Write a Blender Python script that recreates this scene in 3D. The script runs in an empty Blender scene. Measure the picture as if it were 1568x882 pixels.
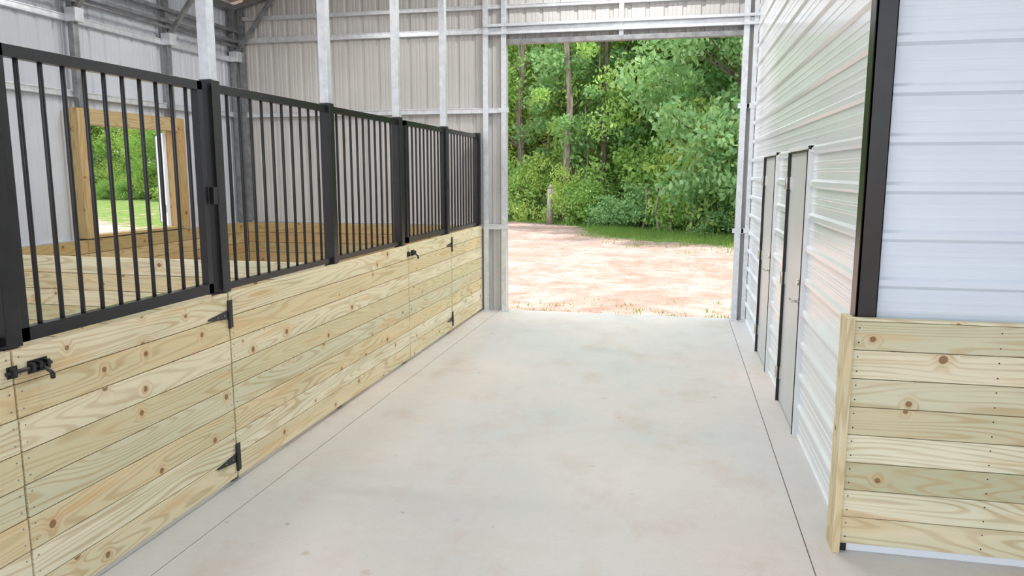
import bpy, math, random
import numpy as np
from mathutils import Vector, Matrix
random.seed(7); rng=np.random.default_rng(7)
scene=bpy.context.scene
scene.view_settings.view_transform='Standard'

# ------------------------------------------------------------------ materials
class NT:
    def __init__(s,name):
        s.m=bpy.data.materials.new(name); s.m.use_nodes=True
        s.t=s.m.node_tree; s.b=s.t.nodes['Principled BSDF']; s.out=s.t.nodes['Material Output']
    def n(s,typ,**k):
        nd=s.t.nodes.new(typ)
        for a,v in k.items(): setattr(nd,a,v)
        return nd
    def l(s,a,b): s.t.links.new(a,b)
    def val(s,sock,v):
        if hasattr(v,'is_output') or isinstance(v,bpy.types.NodeSocket): s.l(v,sock)
        else: sock.default_value=v
    def math(s,op,a,b=0.0,c=None,clamp=False):
        nd=s.n('ShaderNodeMath',operation=op,use_clamp=clamp)
        s.val(nd.inputs[0],a); s.val(nd.inputs[1],b)
        if c is not None: s.val(nd.inputs[2],c)
        return nd.outputs[0]
    def mix(s,f,a,b,mode='MIX'):
        nd=s.n('ShaderNodeMix',data_type='RGBA',blend_type=mode)
        s.val(nd.inputs[0],f)
        for i,v in ((6,a),(7,b)):
            if isinstance(v,tuple): v=tuple(v)+((1,) if len(v)==3 else ())
            s.val(nd.inputs[i],v)
        return nd.outputs[2]
    def noise(s,vec,scale,detail=2,rough=.5):
        nd=s.n('ShaderNodeTexNoise'); s.l(vec,nd.inputs['Vector'])
        nd.inputs['Scale'].default_value=scale; nd.inputs['Detail'].default_value=detail; nd.inputs['Roughness'].default_value=rough
        return nd.outputs['Fac']
    def mapr(s,v,a,b,c=0.0,d=1.0,smooth=False):
        nd=s.n('ShaderNodeMapRange',clamp=True)
        if smooth: nd.interpolation_type='SMOOTHSTEP'
        s.val(nd.inputs[0],v)
        for i,x in enumerate((a,b,c,d)): nd.inputs[i+1].default_value=x
        return nd.outputs[0]
    def scale(s,vec,sc):
        nd=s.n('ShaderNodeVectorMath',operation='MULTIPLY'); s.l(vec,nd.inputs[0]); nd.inputs[1].default_value=sc
        return nd.outputs[0]
    def obj(s): return s.n('ShaderNodeTexCoord').outputs['Object']
    def uv(s): return s.n('ShaderNodeTexCoord').outputs['UV']
    def geo(s,o): return s.n('ShaderNodeNewGeometry').outputs[o]
    def bump(s,h,st,dist):
        nd=s.n('ShaderNodeBump'); s.l(h,nd.inputs['Height']); nd.inputs['Strength'].default_value=st; nd.inputs['Distance'].default_value=dist
        s.l(nd.outputs[0],s.b.inputs['Normal'])
    def setp(s,col=None,rough=None,metal=None,spec=None):
        if col is not None:
            if isinstance(col,tuple): s.b.inputs['Base Color'].default_value=tuple(col)+(1,)
            else: s.l(col,s.b.inputs['Base Color'])
        if rough is not None: s.val(s.b.inputs['Roughness'],rough)
        if metal is not None: s.b.inputs['Metallic'].default_value=metal
        if spec is not None: s.b.inputs['Specular IOR Level'].default_value=spec

def mk_wood(name,tint=(1,1,1)):
    w=NT(name); uv=w.uv(); rnd=w.geo('Random Per Island')
    vor=w.n('ShaderNodeTexVoronoi',voronoi_dimensions='2D'); w.l(uv,vor.inputs['Vector']); vor.inputs['Scale'].default_value=4.0
    d=vor.outputs['Distance']; sep=w.n('ShaderNodeSeparateColor'); w.l(vor.outputs['Color'],sep.inputs[0])
    sel=w.math('GREATER_THAN',sep.outputs[0],.52)
    size=w.mapr(sep.outputs[1],0,1,.03,.09)
    kd=w.math('DIVIDE',w.math('ADD',d,w.math('MULTIPLY',w.math('SUBTRACT',w.noise(uv,25,2),.5),.03)),size)
    knot=w.math('MULTIPLY',w.mapr(kd,1.05,.8,0,1,True),sel)
    halo=w.math('MULTIPLY',w.mapr(kd,3.8,.6,0,1,True),sel)
    big=w.noise(w.scale(uv,(.6,6.0,1)),1.0,1.0,.4)
    n2=w.math('ADD',w.math('MULTIPLY',big,34.0),w.math('MULTIPLY',halo,2.4))
    ring=w.math('SINE',w.math('MULTIPLY',n2,3.2))
    ring=w.mapr(ring,.1,.95)
    fine=w.noise(w.scale(uv,(4,170,1)),1.0,2,.6)
    patch=w.noise(w.scale(uv,(.9,4,1)),1.3,3,.6)
    ramp=w.n('ShaderNodeValToRGB'); w.l(rnd,ramp.inputs[0])
    cr=ramp.color_ramp
    cr.elements[0].color=(.83,.71,.45,1); cr.elements[1].color=(.70,.67,.46,1)
    for p,c in ((.2,(.92,.86,.65,1)),(.38,(.80,.65,.38,1)),(.55,(.64,.65,.43,1)),(.7,(.80,.59,.35,1)),(.78,(.56,.53,.33,1)),(.88,(.95,.90,.72,1))):
        e=cr.elements.new(p); e.color=c
    c=ramp.outputs[0]
    c=w.mix(w.mapr(patch,.42,.70,0,.65),c,(.64,.65,.44))
    c=w.mix(w.mapr(w.noise(w.scale(uv,(.7,6,1)),2.0,1),.58,.74,0,.6),c,(.74,.46,.20))
    c=w.mix(w.math('MULTIPLY',ring,w.mapr(patch,.3,.62,.16,.72)),c,(.54,.38,.18))
    c=w.mix(w.mapr(fine,.35,.75,0,.25),c,(.58,.47,.26))
    c=w.mix(w.math('MULTIPLY',halo,.35),c,(.62,.36,.14))
    c=w.mix(w.math('MULTIPLY',knot,.82),c,(.22,.10,.04))
    c=w.mix(1.0,c,tint,'MULTIPLY')
    w.setp(c,.62,spec=.3); w.bump(w.math('ADD',fine,ring),.15,.001)
    return w.m
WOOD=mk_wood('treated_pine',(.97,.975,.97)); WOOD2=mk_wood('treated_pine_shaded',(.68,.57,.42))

def mk_metal(name,c1,c2,rough,metal,sc=6):
    w=NT(name); n=w.noise(w.obj(),sc,4,.6)
    w.setp(w.mix(w.mapr(n,.35,.65),c1,c2),rough,metal); return w.m
GALV=mk_metal('galvanised_steel',(.60,.63,.66),(.74,.77,.80),.36,.45,14)
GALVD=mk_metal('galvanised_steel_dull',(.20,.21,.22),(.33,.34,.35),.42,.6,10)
BLACK=mk_metal('black_powder_coat',(.008,.008,.009),(.014,.014,.015),.28,.0,10)
WHITE=mk_metal('white_siding_paint',(.71,.79,.87),(.75,.83,.91),.24,.0,1.2)
WHITEG=mk_metal('white_siding_gloss',(.81,.86,.90),(.85,.90,.94),.16,.0,1.2)
INSIDE=mk_metal('siding_backer_grey',(.50,.49,.47),(.56,.55,.53),.42,.0,1.5)
INSIDEL=mk_metal('siding_backer_cool',(.56,.59,.64),(.61,.645,.70),.42,.0,1.5)
DOORG=mk_metal('door_grey_paint',(.60,.63,.65),(.64,.67,.69),.35,.0,2)
SILVER=mk_metal('brushed_nickel',(.6,.58,.55),(.7,.68,.65),.25,.9,8)
TRIMW=mk_metal('white_trim',(.78,.80,.83),(.82,.84,.86),.4,.0,2)
def mk_emit():
    w=NT('added_fill_glow'); w.setp((.9,.9,.9),.5); w.b.inputs['Emission Color'].default_value=(1,.97,.93,1); w.b.inputs['Emission Strength'].default_value=2.0; return w.m  # glowing face for the added fill lamps overhead
FILLGLOW=mk_emit()

def mk_conc():
    w=NT('concrete'); o=w.obj()
    a=w.noise(o,.40,4,.55); b=w.noise(o,3.2,6,.65); c_=w.noise(o,45,3,.6)
    c=w.mix(w.mapr(a,.38,.64),(.575,.59,.58),(.71,.65,.595))
    c=w.mix(w.mapr(b,.46,.72,0,.34),c,(.51,.47,.425))
    st=w.noise(w.scale(o,(1,.6,1)),2.0,6,.68)
    c=w.mix(w.mapr(st,.52,.70,0,.48),c,(.53,.41,.32))
    for scl,thr,r0,r1,colr,am in ((2.4,.5,.20,.13,(.40,.27,.18),.55),(5.5,.68,.21,.14,(.22,.17,.13),.55)):
        sp=w.n('ShaderNodeTexVoronoi'); w.l(o,sp.inputs['Vector']); sp.inputs['Scale'].default_value=scl
        sc=w.n('ShaderNodeSeparateColor'); w.l(sp.outputs['Color'],sc.inputs[0])
        dd=w.math('ADD',sp.outputs['Distance'],w.math('MULTIPLY',w.noise(o,18,2),.24))
        spot=w.math('MULTIPLY',w.mapr(dd,r0,r1,0,am),w.math('GREATER_THAN',sc.outputs[0],thr))
        c=w.mix(spot,c,colr)
    c=w.mix(w.mapr(c_,.4,.7,0,.10),c,(.40,.39,.38))
    w.setp(c,w.mapr(b,.3,.7,.30,.52),spec=.5); w.bump(c_,.08,.002)
    return w.m
CONC=mk_conc()
def mk_ground():
    w=NT('dirt_and_grass'); o=w.obj()
    at=w.n('ShaderNodeAttribute',attribute_name='grass')
    n1=w.noise(o,.7,6,.65); n2=w.noise(o,3.2,6,.75); n3=w.noise(o,22,4,.65)
    c=w.mix(w.mapr(n1,.42,.58),(.385,.262,.208),(.475,.365,.312))
    c=w.mix(w.mapr(n2,.48,.66,0,.8),c,(.25,.145,.105))
    c=w.mix(w.mapr(n3,.48,.68,0,.5),c,(.52,.43,.38))
    m=w.math('ADD',at.outputs['Fac'],w.math('MULTIPLY',w.math('SUBTRACT',n2,.5),1.5))
    m=w.math('ADD',m,w.math('MULTIPLY',w.math('SUBTRACT',n1,.5),.9))
    g=w.mix(w.mapr(n3,.35,.65),(.07,.14,.025),(.20,.28,.075))
    c=w.mix(w.mapr(m,.52,.68),c,g)
    w.setp(c,.95,spec=.05); w.bump(n2,1.0,.12); return w.m
GROUND=mk_ground()
def mk_leaf(name,a,b,c3):
    w=NT(name); r=w.geo('Random Per Island'); oi=w.n('ShaderNodeObjectInfo').outputs['Random']
    c=w.mix(r,a,b); c=w.mix(w.math('MULTIPLY',oi,.5),c,c3)
    w.t.nodes.remove(w.b)
    d=w.n('ShaderNodeBsdfDiffuse'); t=w.n('ShaderNodeBsdfTranslucent'); m=w.n('ShaderNodeMixShader')
    w.l(c,d.inputs[0]); w.l(w.mix(.45,c,(.54,.72,.18)),t.inputs[0]); m.inputs[0].default_value=.45
    w.l(d.outputs[0],m.inputs[1]); w.l(t.outputs[0],m.inputs[2]); w.l(m.outputs[0],w.out.inputs[0])
    return w.m
LEAF=mk_leaf('leaf_green',(.17,.34,.07),(.54,.71,.25),(.29,.49,.13))
LEAF2=mk_leaf('leaf_blue_green',(.14,.31,.11),(.47,.66,.34),(.25,.45,.19))
LEAF3=mk_leaf('leaf_yellow_green',(.32,.47,.08),(.74,.81,.28),(.47,.61,.16))
GRASSM=mk_leaf('grass_blades',(.10,.20,.03),(.30,.40,.12),(.16,.27,.05))
def mk_bark(name,a,b):
    w=NT(name); o=w.obj(); n=w.noise(w.scale(o,(8,8,1.5)),1.5,5,.65)
    w.setp(w.mix(w.mapr(n,.35,.65),a,b),.9,spec=.1); w.bump(n,.5,.03); return w.m
BARK=mk_bark('bark',(.07,.05,.04),(.20,.16,.12)); BARKP=mk_bark('pale_bark',(.16,.125,.095),(.36,.31,.25))
BARKS=mk_bark('weathered_post_wood',(.20,.17,.14),(.42,.37,.31))

# ------------------------------------------------------------------ mesh builder
class MB:
    def __init__(s,name,mats): s.name=name; s.mats=mats; s.v=[]; s.f=[]; s.mi=[]; s.uv=[]; s.sm=[]
    def face(s,idx,m,uvs,sm=False): s.f.append(idx); s.mi.append(m); s.uv.append(uvs); s.sm.append(sm)
    def box(s,x0,x1,y0,y1,z0,z1,m=0,M=None):
        i=len(s.v); P=[(x,y,z) for z in (z0,z1) for y in (y0,y1) for x in (x0,x1)]
        dims=[x1-x0,y1-y0,z1-z0]; L=dims.index(max(dims)); o1=random.random()*60; o2=random.random()*60
        for p in P:
            s.v.append(tuple(M@Vector(p)) if M else p)
        for q in ((0,2,3,1),(4,5,7,6),(0,1,5,4),(2,6,7,3),(0,4,6,2),(1,3,7,5)):
            ax=[a for a in range(3) if len({round(P[k][a],6) for k in q})>1]
            if L in ax: u=L; v=[a for a in ax if a!=L]; v=v[0] if v else (L+1)%3
            else: u,v=(ax+[0,1])[:2]
            s.face([i+k for k in q],m,[(P[k][u]+o1,P[k][v]+o2) for k in q])
    def cyl(s,p,q,r,m=0,n=10,r2=None,caps=True):
        p=Vector(p);q=Vector(q);d=(q-p).normalized(); a=d.orthogonal().normalized(); b=d.cross(a); r2=r if r2 is None else r2
        i=len(s.v)
        for c,rr in ((p,r),(q,r2)):
            for k in range(n):
                t=2*math.pi*k/n; s.v.append(tuple(c+rr*(math.cos(t)*a+math.sin(t)*b)))
        for k in range(n):
            k2=(k+1)%n; s.face([i+k,i+k2,i+n+k2,i+n+k],m,[(0,0)]*4,True)
        if caps:
            s.face([i+k for k in range(n)][::-1],m,[(0,0)]*n); s.face([i+n+k for k in range(n)],m,[(0,0)]*n)
    def prism(s,pts,off,m=0):
        i=len(s.v); n=len(pts); off=Vector(off)
        for p in pts: s.v.append(tuple(p))
        for p in pts: s.v.append(tuple(Vector(p)+off))
        s.face(list(range(i,i+n)),m,[(0,0)]*n); s.face([i+n+k for k in range(n)][::-1],m,[(0,0)]*n)
        for k in range(n):
            k2=(k+1)%n; s.face([i+k,i+n+k,i+n+k2,i+k2],m,[(0,0)]*4)
    def beam(s,p,q,w,h,m=0):
        p=Vector(p);q=Vector(q);d=q-p; L=d.length
        M=Matrix.Translation(p)@d.to_track_quat('X','Z').to_matrix().to_4x4()
        s.box(0,L,-w/2,w/2,-h/2,h/2,m,M)
    def siding(s,mp,s0,s1,l0,l1,m=0,pitch=.2286,minor=.004,major=.019):
        """mp(s,h,l)->xyz ; ribs run along l"""
        pts=[]
        k0=int(math.floor(s0/pitch))-1; k1=int(math.ceil(s1/pitch))+1
        for k in range(k0,k1+1):
            c=k*pitch
            for ds,h in ((-.030,0),(-.014,major),(.014,major),(.030,0),(.078,0),(.083,minor),(.095,minor),(.100,0),(.128,0),(.133,minor),(.145,minor),(.150,0)):
                pts.append((c+ds,h))
        def ev(x):
            for (a,ha),(b,hb) in zip(pts,pts[1:]):
                if a<=x<=b: return ha+(hb-ha)*(x-a)/max(1e-9,b-a)
            return 0
        res=[(s0,ev(s0))]+[p for p in pts if s0<p[0]<s1]+[(s1,ev(s1))]
        i=len(s.v)
        for a,h in res:
            s.v.append(mp(a,h,l0)); s.v.append(mp(a,h,l1))
        for k in range(len(res)-1):
            s.face([i+2*k,i+2*k+1,i+2*k+3,i+2*k+2],m,[(0,0)]*4)
    def done(s,bevel=0,parent=None):
        me=bpy.data.meshes.new(s.name); me.from_pydata(s.v,[],s.f)
        for m in s.mats: me.materials.append(m)
        me.polygons.foreach_set('material_index',s.mi); me.polygons.foreach_set('use_smooth',s.sm)
        ul=me.uv_layers.new(name='UVMap'); ul.data.foreach_set('uv',[c for fu in s.uv for t in fu for c in t])
        me.update(); ob=bpy.data.objects.new(s.name,me); scene.collection.objects.link(ob)
        if bevel:
            b=ob.modifiers.new('bevel','BEVEL'); b.width=bevel; b.segments=2; b.limit_method='ANGLE'; b.angle_limit=math.radians(50)
        if parent: ob.parent=parent
        return ob

H=1.9; XS=-2.62; YE=10.0; XL=-6.25; XR=.90; XO=4.7; Y0=-2.0
MOD=[1.0,2.5,4.0,5.5,7.0,8.5]
XC=(XL+XO)/2
def roofz(x): return 4.22+.25*((XO-XL)/2-abs(x-XC))

# ------------------------------------------------------------------ floor
fl=MB('floor',[CONC])
xs=[XL,-2.40,.70,XO]; ys=[Y0-.5,YE+.16]
for i in range(3):
    for j in range(1):
        fl.box(xs[i]+.003,xs[i+1]-.003,ys[j],ys[j+1],-.12,0,0)
fl.done()

# ------------------------------------------------------------------ outer walls
e=MB('wall_end',[INSIDE,GALV,GALVD])
mpE=lambda s_,h,l:(s_,YE+.09+h,l)
def gable(x0,x1,zb):
    x=x0
    while x<x1-1e-6:
        x2=min(x1,x+.2286); zt=roofz((x+x2)/2)+.06
        e.siding(mpE,x,x2,zb,zt,0); x=x2
DL,DR,DT=-2.28,.72,3.58
gable(XL-.12,DL,0); gable(DL,DR,DT); gable(DR,XO+.12,0)
for x in (-2.60,):
    e.box(x,x+.07,YE+.0,YE+.07,0,roofz(x),1)
e.box(DL-.07,DL,YE,YE+.09,0,roofz(DL),1)
e.box(DR,DR+.07,YE,YE+.09,0,roofz(DR),1)
e.box(XR-.0-.06,XR-.005,YE,YE+.07,0,roofz(XR),1)
for x in (-.78,): e.box(x-.03,x+.03,YE+.02,YE+.08,DT+.05,roofz(x),1)
e.box(XL+.06,XL+.13,YE,YE+.07,0,roofz(XL),2)
for x in (DL-.035,DR+.035,XR-.035,-2.565):
    e.box(x-.06,x+.06,YE-.03,YE+.1,0,.012,1)
def girt(x0,x1,z,m=1,h=.07):
    e.box(x0,x1,YE+.03,YE+.085,z-h/2,z+h/2,m)
    e.box(x0,x1,YE+.022,YE+.03,z+h/2-.012,z+h/2,m); e.box(x0,x1,YE+.022,YE+.03,z-h/2,z-h/2+.012,m)
for z in (1.17,2.73): 
    girt(XL+.1,DL-.07,z); girt(DR+.07,XR,z)
    for x in (DL-.035,DR+.035,XR-.035): e.box(x-.07,x+.07,YE-.004,YE,z-.03,z+.03,1)
girt(XL+.1,XR,4.06,1,.05); girt(XL+.5,XR,4.55)
girt(XL+.1,XR,3.76,1,.07)
e.box(DL-.3,DR+.3,YE-.03,YE+.05,3.70,3.735,1); e.box(DL-.3,DR+.3,YE-.03,YE+.05,3.80,3.835,1)
e.box(DL-.0,DR+.0,YE-.0,YE+.10,DT,DT+.06,2)
e.done(.003)

wl=MB('wall_left',[INSIDEL,GALV,GALVD])
mpL=lambda s_,h,l:(XL-.09-h,s_,l)
WY0,WY1,WZ0,WZ1=7.02,8.50,1.22,2.42
wl.siding(mpL,Y0,WY0,0,4.26,0); wl.siding(mpL,WY1,YE+.13,0,4.26,0)
wl.siding(mpL,WY0,WY1,0,WZ0,0); wl.siding(mpL,WY0,WY1,WZ1,4.26,0)
for y in [-.5]+MOD+[YE-.05]:
    if not (y==8.5 or y==7.0):
        wl.box(XL-.03,XL+.04,y-.035,y+.035,0,4.24,2)
    else: wl.box(XL-.03,XL+.04,y-.035,y+.035,2.58,4.24,2)
    wl.beam((XL+.02,y,3.55),(XL+.65,y,roofz(XL+.65)-.08),.05,.05,2)
    wl.box(XL-.03,XL+.1,y-.06,y+.06,3.46,3.60,1)
for z in (2.73,3.50):
    wl.box(XL-.088,XL-.03,Y0,YE+.08,z-.035,z+.035,1)
    wl.box(XL-.03,XL-.022,Y0,YE+.08,z+.02,z+.035,1); wl.box(XL-.03,XL-.022,Y0,YE+.08,z-.035,z-.02,1)
for z in (3.74,3.88): wl.box(XL-.02,XL+.07,Y0,YE,z-.022,z+.022,2)
wl.cyl((XL+.09,4.5,3.66),(XL+.09,YE-.1,3.66),.018,2)
wl.box(XL-.05,XL+.05,Y0,YE+.05,4.16,4.24,2)
wl.box(XL-.088,XL-.03,Y0,YE+.08,1.12,1.19,1)
wl.done(.003)

wr=MB('wall_right',[INSIDE,GALV])
wr.siding(lambda s_,h,l:(XO+.09+h,s_,l),Y0,YE+.13,0,4.26,0)
for y in [-.5]+MOD+[YE-.05]: wr.box(XO-.04,XO+.03,y-.035,y+.035,0,4.24,1)
wr.done()

# ------------------------------------------------------------------ roof
rf=MB('ceiling',[INSIDE,GALV,GALVD])
for sg in (-1,1):
    xe=XL-.25 if sg<0 else XO+.25
    rf.siding(lambda s_,h,l:(l,s_,roofz(l)+.10+h),Y0-.2,YE+.35,min(xe,XC),max(xe,XC),0)
for y in [-.5]+MOD+[YE-.02]:
    for xe in (XL,XO):
        rf.beam((xe,y,roofz(xe)-.03),(XC,y,roofz(XC)-.03),.065,.065,2)
for k in range(1,6):
    for sg in (-1,1):
        x=XC+sg*k*1.02; rf.box(x-.03,x+.03,Y0,YE+.1,roofz(x)+.0,roofz(x)+.075,1)
rf.done(.003)

# ------------------------------------------------------------------ inner room (white siding)
ir=MB('wall_tack_room_side',[WHITEG,BLACK,TRIMW])
YF=3.93
mpR=lambda s_,h,l:(XR-h,l,s_)
doors=[(5.60,6.50),(7.40,8.30)]; DH=2.06
segs=[(YF+.06,doors[0][0]-.03),(doors[0][1]+.03,doors[1][0]-.03),(doors[1][1]+.03,YE+.05)]
for a,b in segs: ir.siding(mpR,.02,DH+.03,a,b,0,minor=.0025,major=.018)
ir.siding(mpR,DH+.03,4.95,YF+.06,YE+.05,0,minor=.0025,major=.018)
for a,b in segs: ir.box(XR-.012,XR+.02,a,b,0,.03,2)
ir.done()
fr=MB('wall_tack_room_front',[WHITE,TRIMW,BLACK])
fr.siding(lambda s_,h,l:(l,YF-h,s_),.03,4.9,XR+.03,XO,0,minor=.0006,major=.015)
fr.box(XR+.0,XO,YF-.028,YF+.01,0,.03,1)
fr.done()
ct=MB('trim_corner',[BLACK])
ct.box(XR-.035,XR+.062,YF-.035,YF-.024,1.0,4.9); ct.box(XR-.035,XR-.022,YF-.035,YF+.075,.0,4.9)
ct.box(XR-.035,XR+.0,YF+.065,YF+.075,.0,4.9); ct.box(XR+.055,XR+.062,YF-.035,YF-.0,1.0,4.9)
ct.done(.002)

for k,(a,b) in enumerate(doors):
    d=MB('door_%d'%(k+1),[DOORG,TRIMW,BLACK,SILVER])
    d.box(XR-.02,XR+.03,a+.02,b-.02,.015,DH-.01,0)
    d.box(XR-.030,XR+.05,a-.04,a+.015,0,DH+.03,1)
    d.box(XR-.034,XR+.05,b-.012,b+.045,0,DH+.03,1); d.box(XR-.044,XR-.02,b-.026,b-.004,0,DH,2)
    d.box(XR-.030,XR+.05,a-.04,b+.045,DH-.000,DH+.035,1); d.box(XR-.036,XR-.015,a,b,DH-.008,DH+.004,2)
    d.box(XR-.036,XR-.02,a+.014,a+.022,0,DH,2)
    for z in (.25,1.05,1.82):
        d.cyl((XR-.050,b-.035,z-.05),(XR-.050,b-.035,z+.05),.012,3); d.box(XR-.03,XR-.018,b-.085,b-.03,z-.05,z+.05,3)
    yh=a+.09
    d.cyl((XR-.02,yh,.98),(XR-.035,yh,.98),.030,3,16); d.cyl((XR-.03,yh,.98),(XR-.075,yh,.98),.010,3)
    d.cyl((XR-.072,yh-.012,.98),(XR-.072,yh+.11,.98),.009,3)
    d.cyl((XR-.02,yh,1.12),(XR-.045,yh,1.12),.026,3,16)
    d.done(.002)

# wood kick panel in front of tack room
kp=MB('wood_kick_panel',[WOOD,TRIMW,BLACK])
bh=.1435
for i in range(8):
    kp.box(XR-.045,XO-.05,YF-.078,YF-.04,.045+i*bh,.045+(i+1)*bh-.004,0)
    for xx in [XR-.02]+[XR+.6*j for j in range(1,6)]:
        for dz in (.035,.108): kp.cyl((xx,YF-.0775,.045+i*bh+dz),(xx,YF-.0795,.045+i*bh+dz),.004,2,6)
kp.box(XR-.083,XR-.046,YF-.10,YF+.05,.0,1.205,0)
kp.box(XR-.045,XO-.05,YF-.088,YF-.04,.045+8*bh,1.205,0)
kp.box(XR-.046,XR+.06,YF-.04,YF-.036,0,1.0,0)
kp.box(XR-.045,XR-.01,YF-.07,YF-.04,0,.045,2)
kp.box(XR-.01,XO-.05,YF-.060,YF-.04,0,.043,1)
kp.done(.003)

# ------------------------------------------------------------------ stalls
def boards(mb,y0,y1,x0=XS-.038,x1=XS,zb=.035,n=8,m=0,screws=True):
    for i in range(n):
        mb.box(x0,x1+random.uniform(-.0015,.0015),y0+random.uniform(0,.003),y1-random.uniform(0,.003),zb+i*.1445,zb+(i+1)*.1445-.0045,m)
        if screws:
            for yy in (y0+.025,y1-.025):
                for dz in (.035,.108): mb.cyl((x1-.001,yy,zb+i*.1445+dz),(x1+.002,yy,zb+i*.1445+dz),.0045,2,6)
ZW=.035+8*.1445; ZG=2.42; GX=XS-.06
def grille(mb,y0,y1,rail=.04,frame=False,z0=None):
    z0=ZW+.008 if z0 is None else z0
    w=.036 if not frame else .045
    mb.box(GX-w/2,GX+w/2,y0,y1,z0,z0+rail,1)
    mb.box(GX-w/2,GX+w/2,y0,y1,ZG-.055,ZG-.005,1)
    if frame:
        mb.box(GX-w/2,GX+w/2,y0,y0+.045,z0,ZG-.005,1); mb.box(GX-w/2,GX+w/2,y1-.045,y1,z0,ZG-.005,1)
    n=round((y1-y0)/.128)
    for i in range(1,n):
        y=y0+(y1-y0)*i/n; mb.cyl((GX,y,z0+.01),(GX,y,ZG-.03),.0105,1,10)
PH=.04
for (a,b,posts) in ((1.0,2.46,[1.0,2.5]),(3.985,7.075,[4.0,5.5,7.0]),(8.565,9.98,[8.5,9.96])):
    p=MB('stall_front_panel',[WOOD,BLACK,GALVD])
    boards(p,a,b)
    for q,r in zip(posts,posts[1:]): grille(p,q+PH,r-PH)
    p.done(.002)
for y in (1.0,2.5,4.0,5.5,7.0,8.5,9.96):
    p=MB('stall_post',[BLACK,GALV])
    p.box(GX-.04,GX+.02,y-PH,y+PH,0,ZW+.0,0); p.box(GX-.04,GX+.045,y-PH+.001,y+PH-.001,ZW+.001,ZG+.012,0)
    if y<9.5:
        p.box(GX-.035,GX+.035,y-.035,y+.035,ZG+.012,roofz(GX)-.09,1)
        p.box(GX-.045,GX+.045,y-.045,y+.045,roofz(GX)-.16,roofz(GX)-.09,1)
    p.done(.003)

def strap_hinge(mb,y,z,L=.2,m=1):
    X=XS+.001
    mb.prism([(X,y-.012,z-.028),(X,y-.012,z+.028),(X,y-L,z+.006),(X,y-L-.012,z),(X,y-L,z-.006)],(.006,0,0),m)
    mb.box(X,X+.006,y+.0,y+.038,z-.085,z+.085,m)
    mb.cyl((X+.008,y-.004,z-.085),(X+.008,y-.004,z+.085),.009,m,8)
    for t in (.05,.12): mb.cyl((X+.005,y-t,z),(X+.010,y-t,z),.006,2,6)
def latch(mb,y,z,m=1):
    X=XS+.001
    mb.box(X,X+.005,y+.03,y+.13,z-.028,z+.028,m); mb.box(X,X+.005,y-.07,y-.02,z-.025,z+.025,m)
    mb.cyl((X+.014,y-.085,z),(X+.014,y+.14,z),.009,m,8)
    for yy in (y+.04,y+.075,y+.115,y-.055): mb.box(X,X+.028,yy-.008,yy+.008,z-.02,z+.02,m)
    mb.cyl((X+.014,y+.09,z),(X+.055,y+.10,z-.035),.008,m,8); mb.cyl((X+.055,y+.10,z-.035),(X+.055,y+.10,z-.06),.010,m,8)
for (a,b) in ((2.47,3.97),(7.085,8.55)):
    d=MB('stall_door',[WOOD,BLACK,GALVD])
    boards(d,a,b)
    grille(d,a+.085,a+1.475-.045,rail=.06,frame=True)
    strap_hinge(d,b,1.06); strap_hinge(d,b,.16)
    latch(d,a+.03,1.10)
    d.box(GX+.02,GX+.05,b-.06,b-.02,1.72,1.82,1)
    d.done(.002)

pt=MB('stall_partition',[WOOD])
for i in range(8): pt.box(XL+.09,GX-.045,5.48,5.518,.035+i*.1445,.035+(i+1)*.1445-.0045,0)
pt.done(.003)
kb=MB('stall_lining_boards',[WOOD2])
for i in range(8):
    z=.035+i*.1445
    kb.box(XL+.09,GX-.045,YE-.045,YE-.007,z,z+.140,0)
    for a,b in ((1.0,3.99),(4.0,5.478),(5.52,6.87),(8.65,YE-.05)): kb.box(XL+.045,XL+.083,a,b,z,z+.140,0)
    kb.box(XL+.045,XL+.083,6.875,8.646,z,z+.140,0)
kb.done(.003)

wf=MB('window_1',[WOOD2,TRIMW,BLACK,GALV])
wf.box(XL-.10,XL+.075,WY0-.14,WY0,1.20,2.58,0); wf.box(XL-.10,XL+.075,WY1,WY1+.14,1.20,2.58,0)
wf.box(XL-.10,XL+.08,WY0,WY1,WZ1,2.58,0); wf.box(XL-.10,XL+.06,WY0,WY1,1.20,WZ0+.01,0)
wf.box(XL+.03,XL+.07,WY1-.05,WY1,1.23,2.4,0)
M=Matrix.Translation((XL-.11,WY1-.02,0))@Matrix.Rotation(math.atan2(.745,-.667),4,'Z')
wf.box(0,1.1,-.02,.02,1.23,2.40,1,M); wf.box(1.06,1.105,-.026,.026,1.22,2.41,2,M)
wf.cyl(tuple(M@Vector((.03,.03,1.4))),tuple(M@Vector((.03,.03,1.5))),.012,3)
wf.done(.003)

# added fill lamps and housings above the view, to brighten the interior
for (x,y,wt) in ((-.8,3.2,42),(-.8,6.0,56),(-.8,8.6,96),(-4.4,4.0,42),(-4.4,8.0,36)):
    z=roofz(x)-.35
    f=MB('added_fill_fixture',[GALV,FILLGLOW]); f.box(-.55,.55,-.13,.13,0,.06,0); f.box(-.52,.52,-.11,.11,-.012,0,1)
    for xx in (-.4,.4): f.cyl((xx,0,.06),(xx,0,.28),.006,0,6)
    fo=f.done(.003); fo.location=(x,y,z)
    L=bpy.data.lights.new('added_fill_lamp','AREA'); L.shape='RECTANGLE'; L.size=1.0; L.size_y=.22; L.energy=wt; L.color=(1,.98,.965)
    lo=bpy.data.objects.new('added_fill_lamp',L); scene.collection.objects.link(lo); lo.parent=fo; lo.location=(0,0,-.03)

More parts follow.
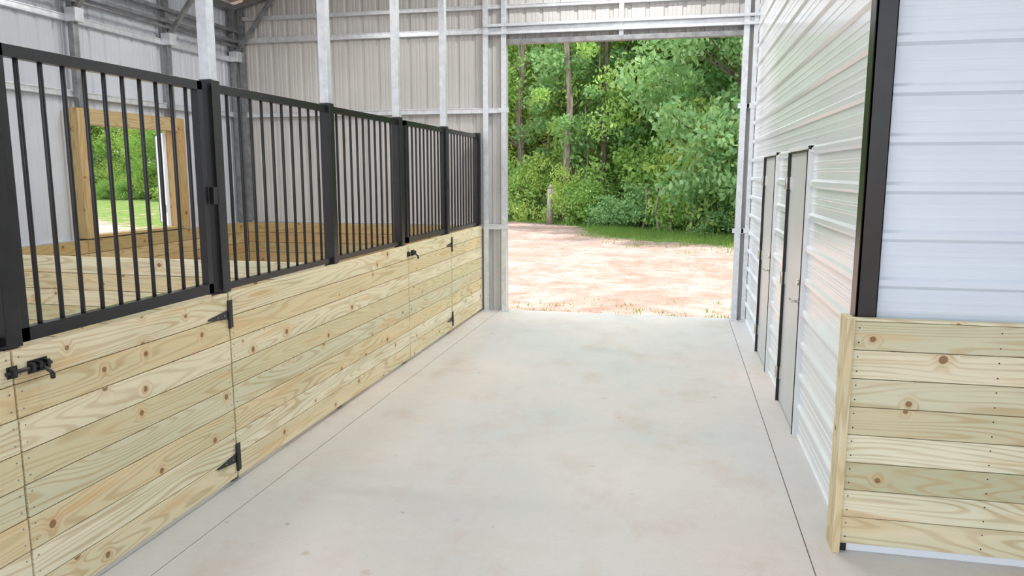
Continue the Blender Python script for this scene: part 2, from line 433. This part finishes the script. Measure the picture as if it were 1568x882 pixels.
# ------------------------------------------------------------------ terrain
edge=[(40,6),(14,15),(3.5,24.0),(-1.5,27.5),(-7,31.5),(-20,42),(-45,52),(-75,50)]
def edge_dist(x,y):
    best=1e9; side=1
    for (ax,ay),(bx,by) in zip(edge,edge[1:]):
        dx,dy=bx-ax,by-ay; t=max(0,min(1,((x-ax)*dx+(y-ay)*dy)/(dx*dx+dy*dy)))
        px,py=ax+t*dx,ay+t*dy; d=math.hypot(x-px,y-py)
        if d<best: best=d; side=1 if (dx*(y-ay)-dy*(x-ax))<0 else -1
    return best*side
def gz(x,y):
    return -.07+.05*math.sin(x*.5+1)*math.sin(y*.4)*min(1,max(0,(y-11)/4)) if y>10 else -.07
gxs=np.concatenate([np.linspace(-90,-12,60),np.linspace(-11.5,8,80),np.linspace(9,60,40)])
gys=np.concatenate([np.linspace(-60,-2,20),np.linspace(-1,32,130),np.linspace(33,90,50)])
vv=[(x,y,gz(x,y)) for y in gys for x in gxs]; nx=len(gxs)
ff=[(j*nx+i,j*nx+i+1,(j+1)*nx+i+1,(j+1)*nx+i) for j in range(len(gys)-1) for i in range(nx-1)]
me=bpy.data.meshes.new('ground'); me.from_pydata(vv,[],ff); me.materials.append(GROUND)
at=me.attributes.new('grass','FLOAT','POINT'); g=[]
for x,y,z in vv:
    s=0
    if y>10 and x>-12:
        ye=None
        for (ax,ay),(bx,by) in zip(edge,edge[1:]):
            if bx<=x<=ax: ye=ay+(by-ay)*(x-ax)/(bx-ax)
        d=(y-ye)*.8 if ye else 5
        s=max(s,.38-abs(y-10.3)*.45)
        w_=1.0+ 3.2*min(1,max(0,(x+4.5)/3))
        s=max(s,max(0,min(1,.5+(d+w_)*.35)))
    else:
        s=.75 if (edge_dist(x,y)>-14) else .18
    g.append(s)
at.data.foreach_set('value',g)
gr=bpy.data.objects.new('ground',me); scene.collection.objects.link(gr)

# ------------------------------------------------------------------ foliage
def leaves(centers,per,rad,size,hang=.3):
    n=len(centers)*per
    c=np.repeat(np.array(centers),per,axis=0)
    r=np.repeat(np.array(rad),per)[:,None]
    d=rng.normal(size=(n,3)); d/=np.linalg.norm(d,axis=1)[:,None]
    p=c+d*r*(rng.random((n,1))**.45)*np.array([1,1,.75])
    a=rng.normal(size=(n,3)); a[:,2]-=hang*1.5; a/=np.linalg.norm(a,axis=1)[:,None]
    b=np.cross(a,rng.normal(size=(n,3))); b/=np.linalg.norm(b,axis=1)[:,None]
    sz=(size*(.6+.8*rng.random((n,1))))
    v=np.stack([p-a*sz*.5,p+b*sz*.28,p+a*sz*.55,p-b*sz*.28],axis=1).reshape(-1,3)
    return v
def tree_mesh(name,h,crown,zlow,leafmat,ncl=70,per=120,size=.17,trunk_r=.16,bark=None):
    mb=MB(name,[bark or BARK,leafmat])
    p=Vector((0,0,-.2)); k=8; pts=[p.copy()]
    for i in range(k):
        p=p+Vector((random.uniform(-.18,.18),random.uniform(-.18,.18),h*.85/k)); pts.append(p.copy())
    for i in range(k):
        mb.cyl(pts[i],pts[i+1],trunk_r*(1-i/k*.8),0,8,trunk_r*(1-(i+1)/k*.8),False)
    cs=[];rs=[]
    for j in range(ncl):
        t=random.random(); z=zlow+(h-zlow)*t
        rr=crown*math.sqrt(max(.05,1-((t-.4)/.62)**2)); a=random.random()*6.283; q=rr*random.random()**.5
        c=Vector((q*math.cos(a),q*math.sin(a),z)); cs.append(tuple(c)); rs.append(random.uniform(.35,.8))
        if j%3==0:
            idx=min(k,max(1,int((z-.8)/(h*.85)*k))); mb.cyl(pts[idx],c,.035,0,5,.01,False)
    v=leaves(cs,per,rs,size)
    base=len(mb.v); mb.v+= [tuple(x) for x in v.tolist()]
    for i in range(0,len(v),4): mb.face([base+i,base+i+1,base+i+2,base+i+3],1,[(0,0)]*4)
    ob=mb.done(); me=ob.data; bpy.data.objects.remove(ob); return me
trees=[tree_mesh('tree_a',11,2.8,1.6,LEAF,72,160,.15,.14,BARK),
       tree_mesh('tree_b',12,2.6,2.6,LEAF3,68,160,.14,.18,BARKP),
       tree_mesh('tree_c',9,2.6,.9,LEAF2,72,160,.17,.12),
       tree_mesh('tree_d',12,3.0,2.2,LEAF,76,150,.15,.2,BARKP)]
shrubs=[tree_mesh('shrub_a',2.0,1.6,.1,LEAF,26,140,.13,.03),
        tree_mesh('shrub_b',2.9,1.5,.1,LEAF3,28,140,.13,.03),
        tree_mesh('shrub_c',1.3,1.2,.05,LEAF2,18,140,.12,.02)]
def put(name,me,x,y,s,z=None):
    ob=bpy.data.objects.new(name,me); scene.collection.objects.link(ob)
    ob.location=(x,y,gz(x,y) if z is None else z); ob.rotation_euler=(0,0,random.random()*6.28); ob.scale=(s,s,s*random.uniform(.9,1.15))
    return ob
for (ax,ay),(bx,by) in zip(edge,edge[1:]):
    L=math.hypot(bx-ax,by-ay); nx_,ny_=-(by-ay)/L,(bx-ax)/L
    if ny_<0: nx_,ny_=-nx_,-ny_
    if ax>=16: continue
    n=int(L/2.2)+1
    far= ax<-15
    for i in range(n):
        t=(i+random.uniform(.1,.9))/n
        for row in range(4 if not far else 3):
            o=2.0+row*3.4+random.uniform(-.9,.9)
            if random.random()<.10: continue
            x=ax+(bx-ax)*t+nx_*o+random.uniform(-.6,.6); y=ay+(by-ay)*t+ny_*o
            put('deciduous_tree',random.choice(trees),x,y,random.uniform(.8,1.25)*(1+.10*row))
    n=int(L/1.4)+1
    for i in range(n):
        t=(i+random.uniform(.1,.9))/n
        for row in range(4 if not far else 2):
            if random.random()<.12: continue
            o=.0+row*1.6+random.uniform(-.5,.5); x=ax+(bx-ax)*t+nx_*o; y=ay+(by-ay)*t+ny_*o
            put('undergrowth_shrub',random.choice(shrubs),x,y,random.uniform(.6,1.2)*(1+.22*row))
put('deciduous_tree',trees[2],3.9,23.2,1.25); put('deciduous_tree',trees[2],1.6,26.0,1.2)
st=MB('tree_stump',[BARKS]); st.cyl((0,0,-.1),(.02,0,1.35),.12,0,10,.10); st.cyl((.02,0,1.35),(.04,.02,1.5),.09,0,8,.04); st.cyl((0,0,.95),(.18,0,1.25),.045,0,6,.02)
so=st.done(); so.location=(-4.75,28.2,gz(-4.9,29))
bt=MB('bare_tree_trunks',[BARKP])
for k,(x,dy,r,hgt) in enumerate([(-4.3,-.1,.17,6),(-5.6,1.4,.06,4),(-2.9,1.6,.06,6),(-.6,-.9,.045,2),(-.2,-.7,.05,2),(.4,-.6,.06,2),(-1.2,-.5,.04,2),(.9,-.8,.05,2),(-6.6,.6,.05,5),(-3.5,.8,.035,3)]):
    y=29.3-(x+4)*.72+dy; px=Vector((x,y,-.1))
    for i in range(hgt):
        q=px+Vector((random.uniform(-.16,.16),random.uniform(-.1,.1),1.5 if hgt>2 else .75))
        bt.cyl(px,q,r,0,8,r*.9,False)
        if i>0 and random.random()<.6:
            e2=q+Vector((random.uniform(-1,1),random.uniform(-.5,.3),random.uniform(.3,1.2))); bt.cyl(q,e2,r*.4,0,6,r*.12,False)
        px=q; r*=.9
bt.done()
gb=MB('grass_tufts',[GRASSM])
def blade(x,y,hh):
    a=random.random()*6.28; w=.006+.004*hh*5; z=gz(x,y)-.01; lx,ly=random.uniform(-.5,.5)*hh,random.uniform(-.5,.5)*hh
    i=len(gb.v); gb.v+=[(x-math.cos(a)*w,y-math.sin(a)*w,z),(x+math.cos(a)*w,y+math.sin(a)*w,z),(x+lx,y+ly,z+hh)]
    gb.face([i,i+1,i+2],0,[(0,0)]*3)
for k in range(90):
    cx=random.uniform(-3.2,2.2); cy=10.3+abs(random.gauss(0,.5))
    for q in range(8): blade(cx+random.gauss(0,.06),cy+random.gauss(0,.04)+.03,random.uniform(.03,.09))
for k in range(3200):
    x=random.uniform(-9,4.5)
    y=None
    for (ax,ay),(bx,by) in zip(edge,edge[1:]):
        if bx<=x<=ax: y=ay+(by-ay)*(x-ax)/(bx-ax)
    if y is None: continue
    y-= abs(random.gauss(0,2.6 if x>-3 else .8))-.5
    for q in range(9): blade(x+random.gauss(0,.12),y+random.gauss(0,.12),random.uniform(.06,.20))
gb.done()

# ------------------------------------------------------------------ light
w=bpy.data.worlds.new('sky'); scene.world=w; w.use_nodes=True; nt=w.node_tree
bg=nt.nodes['Background']; sky=nt.nodes.new('ShaderNodeTexSky'); sky.sky_type='NISHITA'; sky.sun_disc=False
sky.sun_elevation=math.radians(65); sky.sun_rotation=math.radians(90); sky.air_density=1.0; sky.dust_density=3
mx=nt.nodes.new('ShaderNodeMix'); mx.data_type='RGBA'; mx.inputs[0].default_value=.5
sm=nt.nodes.new('ShaderNodeVectorMath'); sm.operation='SCALE'; sm.inputs[3].default_value=.35
nt.links.new(sky.outputs[0],sm.inputs[0]); nt.links.new(sm.outputs[0],mx.inputs[6]); mx.inputs[7].default_value=(2.0,2.1,2.2,1)
nt.links.new(mx.outputs[2],bg.inputs[0]); bg.inputs[1].default_value=1.42
sun=bpy.data.lights.new('sun','SUN'); sun.energy=6.0; sun.angle=math.radians(2.0); sun.color=(1,.97,.94)
so=bpy.data.objects.new('sun',sun); scene.collection.objects.link(so)
dirv=Vector((-.46,.02,-.88)); so.rotation_euler=dirv.to_track_quat('-Z','Y').to_euler()

# ------------------------------------------------------------------ camera
cam=bpy.data.cameras.new('camera'); co=bpy.data.objects.new('camera',cam); scene.collection.objects.link(co)
cam.sensor_width=36; cam.lens=1150/1568*36; cam.clip_end=400
th=math.radians(12.41); pp=math.radians(8.70)
co.location=(0,0,H); co.rotation_euler=(math.pi/2-pp,0,th)
scene.camera=co
